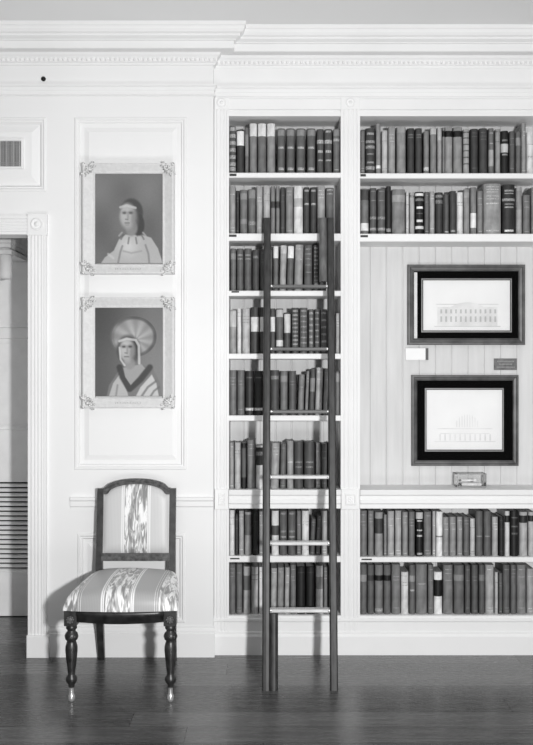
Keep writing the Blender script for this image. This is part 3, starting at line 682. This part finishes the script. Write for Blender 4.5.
# ------------------------------------------------------------------ drawings in the niche
def drawing(o, bl, fil, pap, label, kind):
    y = SD; x0, x1, z0, z1 = X(o[0], y), X(o[1], y), Z(o[3], y), Z(o[2], y)
    r = empty('framed_drawing', ((x0 + x1) / 2, y, z0), label, 'picture', 'framed drawings in the niche')
    b = MB(r['_w']); wd = X(bl[0], y) - x0
    b.rect(x0, x1, z0, z1, [(0, y - .0005), (0, y - .022), (.003, y - .026), (wd * .35, y - .026), (wd * .45, y - .020), (wd * .8, y - .018), (wd * .86, y - .022), (wd, y - .020), (wd, y - .004)], False)
    b.build('frame', gray(.34, rough=.4, amp=.2, scale=20), r)
    b = MB(r['_w']); b.box(x0 + wd - .002, x1 - wd + .002, y - .006, y - .0005, z0 + wd - .002, z1 - wd + .002); b.build('mat_board', gray(.04, rough=.9, amp=.05, spec=.05), r)
    b = MB(r['_w']); b.rect(X(fil[0], y), X(fil[1], y), Z(fil[3], y), Z(fil[2], y), [(0, y - .006), (.001, y - .009), (.006, y - .009), (.007, y - .0065)], False); b.build('fillet', gray(.6, rough=.35), r)
    b = MB(r['_w']); b.box(X(pap[0], y), X(pap[1], y), y - .0085, y - .006, Z(pap[3], y), Z(pap[2], y)); b.build('paper', gray(.97, amp=.015, scale=8), r)
    P = lambda px, py: (X(px, y), Z(py, y)); b = MB(r['_w']); yy = y - .0092
    def q(a, c, d, e, mi): (xa, za), (xb, zb_) = P(a, e), P(c, d); b.box(xa, xb, yy, yy + .0008, za, zb_, mi)
    if kind == 0:
        q(436, 498, 304, 304.8, 0); q(437, 497, 307, 326, 2); q(434, 500, 326, 327, 0)
        flat(b, [P(450, 307), P(484, 307), P(476, 303.5), P(467, 302), P(458, 303.5)], yy - .0002, 2)
        for i in range(12):
            x = 440 + i * 4.9; yy = y - .0097
            q(x, x + 1.8, 309.5, 313.5, 1); q(x, x + 1.8, 316.5, 322, 1)
    else:
        for i in range(9):
            x = 456 + i * 2.6; h = 12.5 * math.sqrt(max(0, 1 - ((x - 466.3) / 12) ** 2)); q(x, x + .9, 427 - h, 427, 2)
        q(437, 492, 428, 429, 2); q(440, 489, 433, 433.7, 2); q(434, 495, 441, 441.8, 2)
        for i in range(11): x = 439 + i * 5; q(x, x + 1.6, 434, 440.5, 2)
    b.build('ink_drawing', [gray(.84), gray(.76), gray(.91)], r)
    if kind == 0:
        b = MB(r['_w']); b.box(X(413.6, y), X(417, y), y - .0075, y - .006, Z(338.5, y), Z(272.5, y)); b.build('painted_reflection', gray(.95), r)  # white reflection in the glass, painted as a pale strip on the mat
    b = MB(r['_w']); b.add([(x0 + wd, y - .0155, z0 + wd), (x1 - wd, y - .0155, z0 + wd), (x1 - wd, y - .0155, z1 - wd), (x0 + wd, y - .0155, z1 - wd)], [(0, 1, 2, 3)]); b.build('glass', GLASS, r)
drawing((407, 524, 265, 345), (413.5, 519, 270.5, 340), (421, 511.5, 278.5, 332.5), (423, 509.5, 280.5, 330.5), 'dark framed drawing of a long building with rows of windows, upper picture in niche', 0)
drawing((411, 517.5, 375, 465.5), (416.5, 511.5, 379.8, 460.5), (424.5, 503.5, 388, 451.5), (426.3, 501.7, 389.8, 449.5), 'dark framed faint drawing of a domed building, lower picture in niche', 1)

y = SD
r = empty('wall_card', (X(415, y), y, Z(360, y)), 'small white card with dark right edge on boards between the two drawings', 'card')
b = MB(r['_w']); b.bbox(X(405, y), X(425, y), y - .018, y - .0005, Z(360, y), Z(348.3, y), .001); b.build('card', gray(.97, amp=.01), r)
b = MB(r['_w']); b.box(X(425, y), X(428, y), y - .012, y - .0005, Z(360, y), Z(348.3, y)); b.build('edge_strip', gray(.35), r)
r = empty('wall_plaque', (X(505, y), y, Z(370, y)), 'small dark grey engraved plaque on boards under the upper drawing, right side', 'plaque')
b = MB(r['_w']); b.bbox(X(493.7, y), X(516.7, y), y - .006, y - .0005, Z(370, y), Z(358.5, y), .0015)
b.build('plate', gray(.42, rough=.35, amp=.15, scale=60), r)
b = MB(r['_w'])
for j, (a, c) in enumerate(((497, 513), (499, 511), (496.5, 514))):
    xx = a
    while xx < c: b.box(X(xx, y), X(xx + .8, y), y - .0066, y - .0058, Z(361.9 + j * 2.9, y), Z(360.8 + j * 2.9, y)); xx += 1.3
b.build('engraving', gray(.6), r)

# clear box on the niche ledge
bx0, bx1, by0, by1 = X(457, .13), X(486.5, .13), .125, .215
bz0 = zm1 + .0008; bz1 = bz0 + .066
r = empty('display_box', ((bx0 + bx1) / 2, by0, bz0), 'small clear box with grey edges standing on the niche ledge under the drawings', 'box')
b = MB(r['_w']); t = .003
b.box(bx0, bx1, by0, by1, bz0 + .0005, bz0 + .005); b.build('base', gray(.7), r)
b = MB(r['_w'])
b.add([(bx0, by0, bz0 + .001), (bx1, by0, bz0 + .001), (bx1, by1, bz0 + .001), (bx0, by1, bz0 + .001), (bx0, by0, bz1 + t), (bx1, by0, bz1 + t), (bx1, by1, bz1 + t), (bx0, by1, bz1 + t)], [(4, 5, 6, 7), (0, 1, 5, 4), (1, 2, 6, 5), (2, 3, 7, 6), (3, 0, 4, 7)])
b.build('glass', GLASS, r)
b = MB(r['_w']); e = .0025
for (xa, ya) in ((bx0, by0), (bx1 - e, by0), (bx0, by1 - e), (bx1 - e, by1 - e)): b.box(xa - .0005, xa + e, ya - .0005, ya + e, bz0 + .005, bz1 + .003)
for ya in (by0, by1 - e): b.box(bx0, bx1, ya - .0005, ya + e, bz1 + .001, bz1 + .004)
for xa in (bx0, bx1 - e): b.box(xa, xa + e, by0, by1, bz1 + .001, bz1 + .004)
b.build('edging', gray(.66, amp=.2, scale=60), r)
b = MB(r['_w']); b.box(bx0 + .03, bx0 + .1, by0 + .04, by0 + .043, bz0 + .028, bz0 + .036); b.ell((bx0 + .1, by0 + .04, bz0 + .032), (.012, .01, .009)); b.box(bx0 + .03, bx1 - .02, by0 + .03, by0 + .06, bz0 + .0055, bz0 + .018)
b.build('contents', gray(.93, amp=.1, scale=40), r)

# ------------------------------------------------------------------ things on the left wall
r = empty('vent_grille', (X(6, WY), WY, Z(168, WY)), 'pale framed ventilation grille with grey slats in the panel over the doorway', 'vent')
vx0, vx1, vz0, vz1 = X(-34, WY), X(23.5, WY), Z(169, WY), Z(138.5, WY)
b = MB(r['_w']); b.rect(vx0, vx1, vz0, vz1, [(0, WY + .005), (0, WY - .006), (.003, WY - .008), (.009, WY - .008), (.014, WY - .002), (.014, WY + .002)], False); b.build('frame', PAINT_B, r)
b = MB(r['_w']); b.box(vx0 + .013, vx1 - .013, WY - .001, WY + .0035, vz0 + .013, vz1 - .013, 0)
x = vx0 + .016; i = 0
while x < vx1 - .016:
    b.box(x, x + .0045, WY - .005, WY + .001, vz0 + .014, vz1 - .014, 2 if i % 4 == 0 else 1); x += .0078; i += 1
for z in (vz0 + .03, vz0 + .022, vz1 - .03): b.box(vx0 + .014, vx1 - .014, WY - .0055, WY - .004, z, z + .002, 1)
b.build('grille', [gray(.35), gray(.60), gray(.72)], r)
b = MB((X(43.5, WY), WY, Z(79, WY))); b.lathe(X(43.5, WY), Z(79, WY), [(.012, WY), (.012, WY - .004), (.008, WY - .010), (.002, WY - .012)], 16, axis='y')
o = b.build('wall_hook', gray(.05)); tag(o, 'small round black hook on the white frieze above the doorway corner', 'hook')

# light inside the doorway
ly = .50
r = empty('wall_light', (X(8, ly), DY, Z(282, ly)), 'grey cylindrical light under a stepped bracket inside the dark doorway', 'light')
b = MB(r['_w'])
for (xa, pt, pb, yy) in ((15.5, 233, 241, ly - .09), (15, 241, 245, ly - .085), (14.2, 245, 249.5, ly - .075), (16.5, 252, 256.5, ly - .1)):
    b.bbox(X(-22, ly), X(xa, ly), yy, DY - .0005, Z(pb, ly), Z(pt, ly), .003)
b.box(X(-20, ly), X(12, ly), ly - .05, DY - .0005, Z(252, ly), Z(249.5, ly))
b.build('bracket', gray(.85, amp=.08), r)
b = MB(r['_w']); lr = (X(14.5, ly) - X(1.5, ly)) / 2; lx = X(8, ly)
b.lathe(lx, ly - .05, [(lr * .8, Z(256.5, ly)), (lr, Z(258, ly)), (lr, Z(276, ly)), (lr * .9, Z(279, ly)), (lr * .7, Z(280, ly))], 24); b.build('lamp_shade', gray(.88, amp=.04), r)

# ------------------------------------------------------------------ library ladder
lad = empty('library_ladder', (.15, -.455, 0), 'tall dark wooden folding pole ladder leaning against the left bay', 'ladder')
LO = lad['_w']
yb_, yt_, zt_ = -.455, .012, 2.19
def lp(t, x0, x1): return (x0 + (x1 - x0) * t, yb_ + (yt_ - yb_) * t, zt_ * t)
lx = (-.002, .005); rx = (.302, .318)
def rail(xs, side):
    """outer flat strip with half-round outer edge"""
    b = MB(LO); ring = []
    for (t) in (0, 1):
        x, y, z = lp(t, *xs)
        pts = [(-.017, .020), (-.019, 0), (-.017, -.018), (-.012, -.023), (0, -.0245), (.012, -.023), (.0165, -.018), (.0165, .020)]
        if side > 0: pts = [(-px_, py_) for px_, py_ in pts][::-1]
        ring.append([(x + a, y + c, z) for a, c in pts])
    n = len(ring[0]); b.add(ring[0] + ring[1], [(i, (i + 1) % n, n + (i + 1) % n, n + i) for i in range(n)] + [list(range(n))[::-1], list(range(n, 2 * n))])
    return b.build('side_rail', WOODD, lad)
rail(lx, -1); rail(rx, 1)
def solve(py):
    lo, hi = 0, 1
    for _ in range(50):
        m = (lo + hi) / 2; yy, zz = yb_ + (yt_ - yb_) * m, zt_ * m
        if CY - (zz - EYE) * F / (CAM_D + yy - .02) > py: lo = m
        else: hi = m
    return lo
def stub(t0, t1, xs, off0, off1, cap=None):
    b = MB(LO); rg = []
    for t in (t0, t1):
        x, y, z = lp(t, *xs); pr = []
        for i in range(9):
            a = PI * i / 8; cx_ = (off0 + off1) / 2; hw = (off1 - off0) / 2
            pr.append((x + cx_ - math.cos(a) * hw, y - .006 - math.sin(a) * .021, z))
        pr += [(x + off1, y + .02, z), (x + off0, y + .02, z)]
        rg.append(pr)
    n = len(rg[0]); b.add(rg[0] + rg[1], [(i, (i + 1) % n, n + (i + 1) % n, n + i) for i in range(n)], 0, False)
    b.add(rg[0], [list(range(n))[::-1]]); b.add(rg[1], [list(range(n))])
    return b.build('end_block', gray(.40, rough=.38, amp=.2, scale=9, spec=.5, stretch=(9, 9, 1)) if t0 > .4 else WOODD, lad)
stub(0.0, solve(613.5), lx, .0120, .054)
stub(solve(281), 1.0, rx, -.056, -.0165)
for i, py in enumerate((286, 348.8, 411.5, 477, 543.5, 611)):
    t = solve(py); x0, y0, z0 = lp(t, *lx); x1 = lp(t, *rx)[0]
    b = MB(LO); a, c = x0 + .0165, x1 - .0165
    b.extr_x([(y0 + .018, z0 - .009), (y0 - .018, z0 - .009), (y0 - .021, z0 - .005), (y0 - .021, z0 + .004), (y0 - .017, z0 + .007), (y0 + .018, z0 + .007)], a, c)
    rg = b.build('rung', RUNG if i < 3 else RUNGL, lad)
    for xx in (a + .004, c - .004): b = MB(LO); b.ell((xx, y0 - .021, z0), (.006, .003, .006)); b.build('rung_pin', BRASS, rg)

# ------------------------------------------------------------------ chair
CXc = -.632
ch = empty('side_chair', (CXc, -.33, 0), 'dark wooden side chair with striped silk seat and arched back, standing against the panelled wall', 'chair')
CO = ch['_w']
def zf(py, yy): return Z(py, yy)
FY = -.60
for sx in (-1, 1):
    lxp = CXc + sx * .214 + .003
    b = MB(CO)
    zz = lambda p_: Z(p_, FY)
    b.box(lxp - .027, lxp + .027, FY - .027, FY + .027, zz(624.5), zz(609))
    b.lathe(lxp, FY, [(.019, zz(624.5)), (.023, zz(626)), (.024, zz(628)), (.018, zz(629.5)), (.018, zz(631)), (.026, zz(633)), (.029, zz(636)), (.026, zz(639)), (.019, zz(640.5)),
                      (.021, zz(642)), (.026, zz(646)), (.0265, zz(650)), (.024, zz(657)), (.019, zz(667)), (.0155, zz(673)), (.016, zz(674.5)), (.024, zz(677)), (.025, zz(679.5)), (.021, zz(682)), (.014, zz(684)), (.0125, zz(687))][::-1])
    for a in range(8):
        an = a * PI / 4; b.ell((lxp + math.cos(an) * .024, FY + math.sin(an) * .024, zz(636)), (.006, .006, .010))
    lg = b.build('leg', CHAIRW, ch)
    b = MB(CO); b.ell((lxp, FY - .028, zz(618)), (.017, .006, .017)); 
    for a in range(8): an = a * PI / 4; b.ell((lxp + math.cos(an) * .013, FY - .032, zz(618) + math.sin(an) * .013), (.005, .004, .005))
    b.build('leg_rosette', CHAIRB, lg)
    b = MB(CO); b.lathe(lxp, FY, [(.0125, .062), (.0105, .056), (.0105, .032), (.0135, .026), (.016, .016), (.014, .006), (.010, 0)][::-1]); b.build('brass_foot', BRASS, lg)
# aprons
b = MB(CO); n = 14; vs = []; fs = []
zA0, zA1 = Z(620.5, FY), Z(609, FY)
for i in range(n + 1):
    u = -1 + 2 * i / n; x = CXc + .003 + u * .19; yy = FY - .022 - .026 * (1 - u * u); dz_ = -.003 * (1 - u * u)
    vs += [(x, yy, zA0 + dz_), (x, yy, zA0 + .026), (x, yy - .005, zA0 + .028), (x, yy - .005, zA1), (x, yy + .03, zA1), (x, yy + .03, zA0 + dz_)]
for i in range(n):
    for j in range(6): k = (j + 1) % 6; fs.append((6 * i + j, 6 * i + 6 + j, 6 * i + 6 + k, 6 * i + k))
fs += [tuple(range(6)), tuple(range(6 * n + 5, 6 * n - 1, -1))]
b.add(vs, fs, 0, True); b.build('seat_rail', CHAIRW, ch)
for sx in (-1, 1):
    b = MB(CO); xf, xb_ = CXc + sx * .226, CXc - .005 + sx * .172
    b.add([(xf - .012, FY, zA0 + .01), (xf + .012, FY, zA0 + .01), (xf + .012, FY, zA1), (xf - .012, FY, zA1), (xb_ - .012, -.10, zA0 + .01), (xb_ + .012, -.10, zA0 + .01), (xb_ + .012, -.10, zA1), (xb_ - .012, -.10, zA1)],
          [(0, 1, 2, 3), (7, 6, 5, 4), (0, 4, 5, 1), (1, 5, 6, 2), (2, 6, 7, 3), (3, 7, 4, 0)]); b.build('seat_rail', CHAIRW, ch)
b = MB(CO); b.box(CXc - .18, CXc + .17, -.115, -.09, zA0 + .01, zA1); b.build('seat_rail', CHAIRW, ch)
# seat cushion: its origin on the stripe axis
b = MB((CXc - .005, -.33, .39)); NU, NV = 30, 30; vs = []; fs = []
for j in range(NV + 1):
    sv = math.sin(PI / 2 * (-1 + 2 * j / NV)); v = (sv + 1) / 2
    for i in range(NU + 1):
        u = math.sin(PI / 2 * (-1 + 2 * i / NU))
        hw = .247 * (1 - v) + .205 * v + .006 * math.sin(PI * v)
        cxx = CXc + .004 * (1 - v) - .006 * v
        x = cxx + u * hw; yy = (-.632 - .024 * (1 - u * u)) * (1 - v) + (-.098) * v
        e = max(0, 1 - abs(u) ** 13) ** .40 * max(0, 1 - abs(sv) ** 13) ** .40
        h = (.066 + .034 * (1 - u * u) * (math.sin(PI * min(1, v * .9 + .1)) ** .6 if 0 < v < 1 else 0)) * e
        vs.append((x, yy, zA1 + .001 + h))
        # pull the very rim in a little so the side bulges
for j in range(NV):
    for i in range(NU): a = j * (NU + 1) + i; fs.append((a, a + 1, a + NU + 2, a + NU + 1))
b.add(vs, fs, 0, True)
rim = [j for j in range(NU + 1)] + [(j + 1) * (NU + 1) + NU for j in range(NV)] + [NV * (NU + 1) + NU - 1 - i for i in range(NU)] + [(NV - 1 - j) * (NU + 1) for j in range(NV - 1)]
b.add([vs[q] for q in rim], [list(range(len(rim)))[::-1]], 0)
cush = b.build('seat_cushion', FABRIC, ch)
# rear legs + back posts (raked)
def backy(z): return -.10 + (z - .38) * .10 if z > .38 else -.10 + ((.38 - z) / .38) ** 1.3 * .075
BXc = CXc - .006
ptop = Z(488.3, -.055)
for sx in (-1, 1):
    px_ = BXc + sx * .178
    b = MB(CO); zl = [0, .06, .12, .2, .3, .38, .42, .5, .6, .7, .8, ptop]
    b.bar([(px_ + (-.0 if z > .4 else sx * .0), backy(z), z) for z in zl], [.030, .031, .032, .034, .035, .034, .033, .031, .030, .030, .030, .030], [.028, .03, .033, .036, .04, .042, .04, .034, .03, .028, .027, .026]); b.build('leg', CHAIRW, ch)
# crest rail, bottom rail, frame strips
def zo(x):
    a = abs(x)
    return ptop + .003 + (.045 * math.sqrt(max(0, 1 - (a / .150) ** 2)) if a < .150 else 0)
def zi(x):
    a = abs(x)
    return .822 + (.050 * math.sqrt(max(0, 1 - (a / .140) ** 2)) if a < .140 else 0)
b = MB(CO); vs = []; fs = []; n = 40
xs = [-.164 + .328 * i / n for i in range(n + 1)]
for x in xs:
    t, q = zo(x), zi(x); yo, yi = backy(t), backy(q)
    m1, m2 = t * .65 + q * .35, t * .3 + q * .7
    vs += [(BXc + x, yo - .012, t), (BXc + x, backy(m1) - .018, m1), (BXc + x, backy(m2) - .013, m2), (BXc + x, yi - .017, q), (BXc + x, yi + .010, q), (BXc + x, yo + .012, t)]
for i in range(n):
    for j in range(6): k = (j + 1) % 6; fs.append((6 * i + j, 6 * i + 6 + j, 6 * i + 6 + k, 6 * i + k))
fs += [tuple(range(6)), tuple(range(6 * n + 5, 6 * n - 1, -1))]
b.add(vs, fs); b.build('crest_rail', CHAIRB, ch)
zq0, zq1 = Z(560, -.08), Z(552.5, -.08)
b = MB(CO); b.box(BXc - .166, BXc + .166, backy(zq0) - .017, backy(zq0) + .012, zq0, zq1 - .006); b.box(BXc - .166, BXc + .166, backy(zq0) - .013, backy(zq0) + .012, zq1 - .006, zq1); b.build('back_rail', CHAIRB, ch)
# upholstered back panel
b = MB((BXc, -.06, .7)); n, m = 24, 14; vs = []; fs = []
for i in range(n + 1):
    x = -.163 + .326 * i / n; zt2 = zi(x) + .002
    for j in range(m + 1):
        z = zq1 + (zt2 - zq1) * j / m
        e = (max(0, 1 - abs(x / .163) ** 6) ** .4) * (max(0, 1 - abs(2 * j / m - 1) ** 6) ** .4)
        vs.append((BXc + x, backy(z) - .006 - .018 * e, z))
for i in range(n):
    for j in range(m): a = i * (m + 1) + j; fs.append((a, a + m + 1, a + m + 2, a + 1))
k0 = len(vs); vs += [(v[0], backy(v[2]) + .010, v[2]) for v in vs]
for i in range(n):
    for j in range(m): a = k0 + i * (m + 1) + j; fs.append((a, a + 1, a + m + 2, a + m + 1))
b.add(vs, fs, 0, True); b.build('back_cushion', FABRIC_B, ch)

# ------------------------------------------------------------------ camera, light, world
cam = bpy.data.cameras.new('camera'); co = bpy.data.objects.new('camera', cam); C.objects.link(co)
co.location = (0, -CAM_D, EYE); co.rotation_euler = (PI / 2, 0, 0)
cam.sensor_fit = 'HORIZONTAL'; cam.sensor_width = 36; cam.lens = 36 * F / 533
bpy.context.scene.camera = co
def area(name, loc, target, size, power, sy=None):
    l = bpy.data.lights.new(name, 'AREA'); l.energy = power; l.size = size
    if sy: l.shape = 'RECTANGLE'; l.size_y = sy
    o = bpy.data.objects.new(name, l); C.objects.link(o); o.location = loc
    o.rotation_euler = (Vector(target) - Vector(loc)).to_track_quat('-Z', 'Y').to_euler(); return o
area('flash_lamp', (.80, -5.0, 1.50), (-.25, 0, -1.3), .16, 203)
area('added_ceiling_fill', (.1, -2.6, .3), (.1, -2.45, 3.1), 3.2, 48, 1.2)  # added fill without a real source, brightens the ceiling from below
w_ = bpy.data.worlds.new('world'); bpy.context.scene.world = w_; w_.use_nodes = True
nt = w_.node_tree; bg = nt.nodes['Background']; bg.inputs[0].default_value = (1, 1, 1, 1); bg.inputs[1].default_value = .135
sc = bpy.context.scene
sc.view_settings.view_transform = 'Standard'; sc.view_settings.look = 'None'; sc.view_settings.exposure = 0; sc.view_settings.gamma = 1
for o in list(bpy.data.objects):
    if '_w' in o: del o['_w']
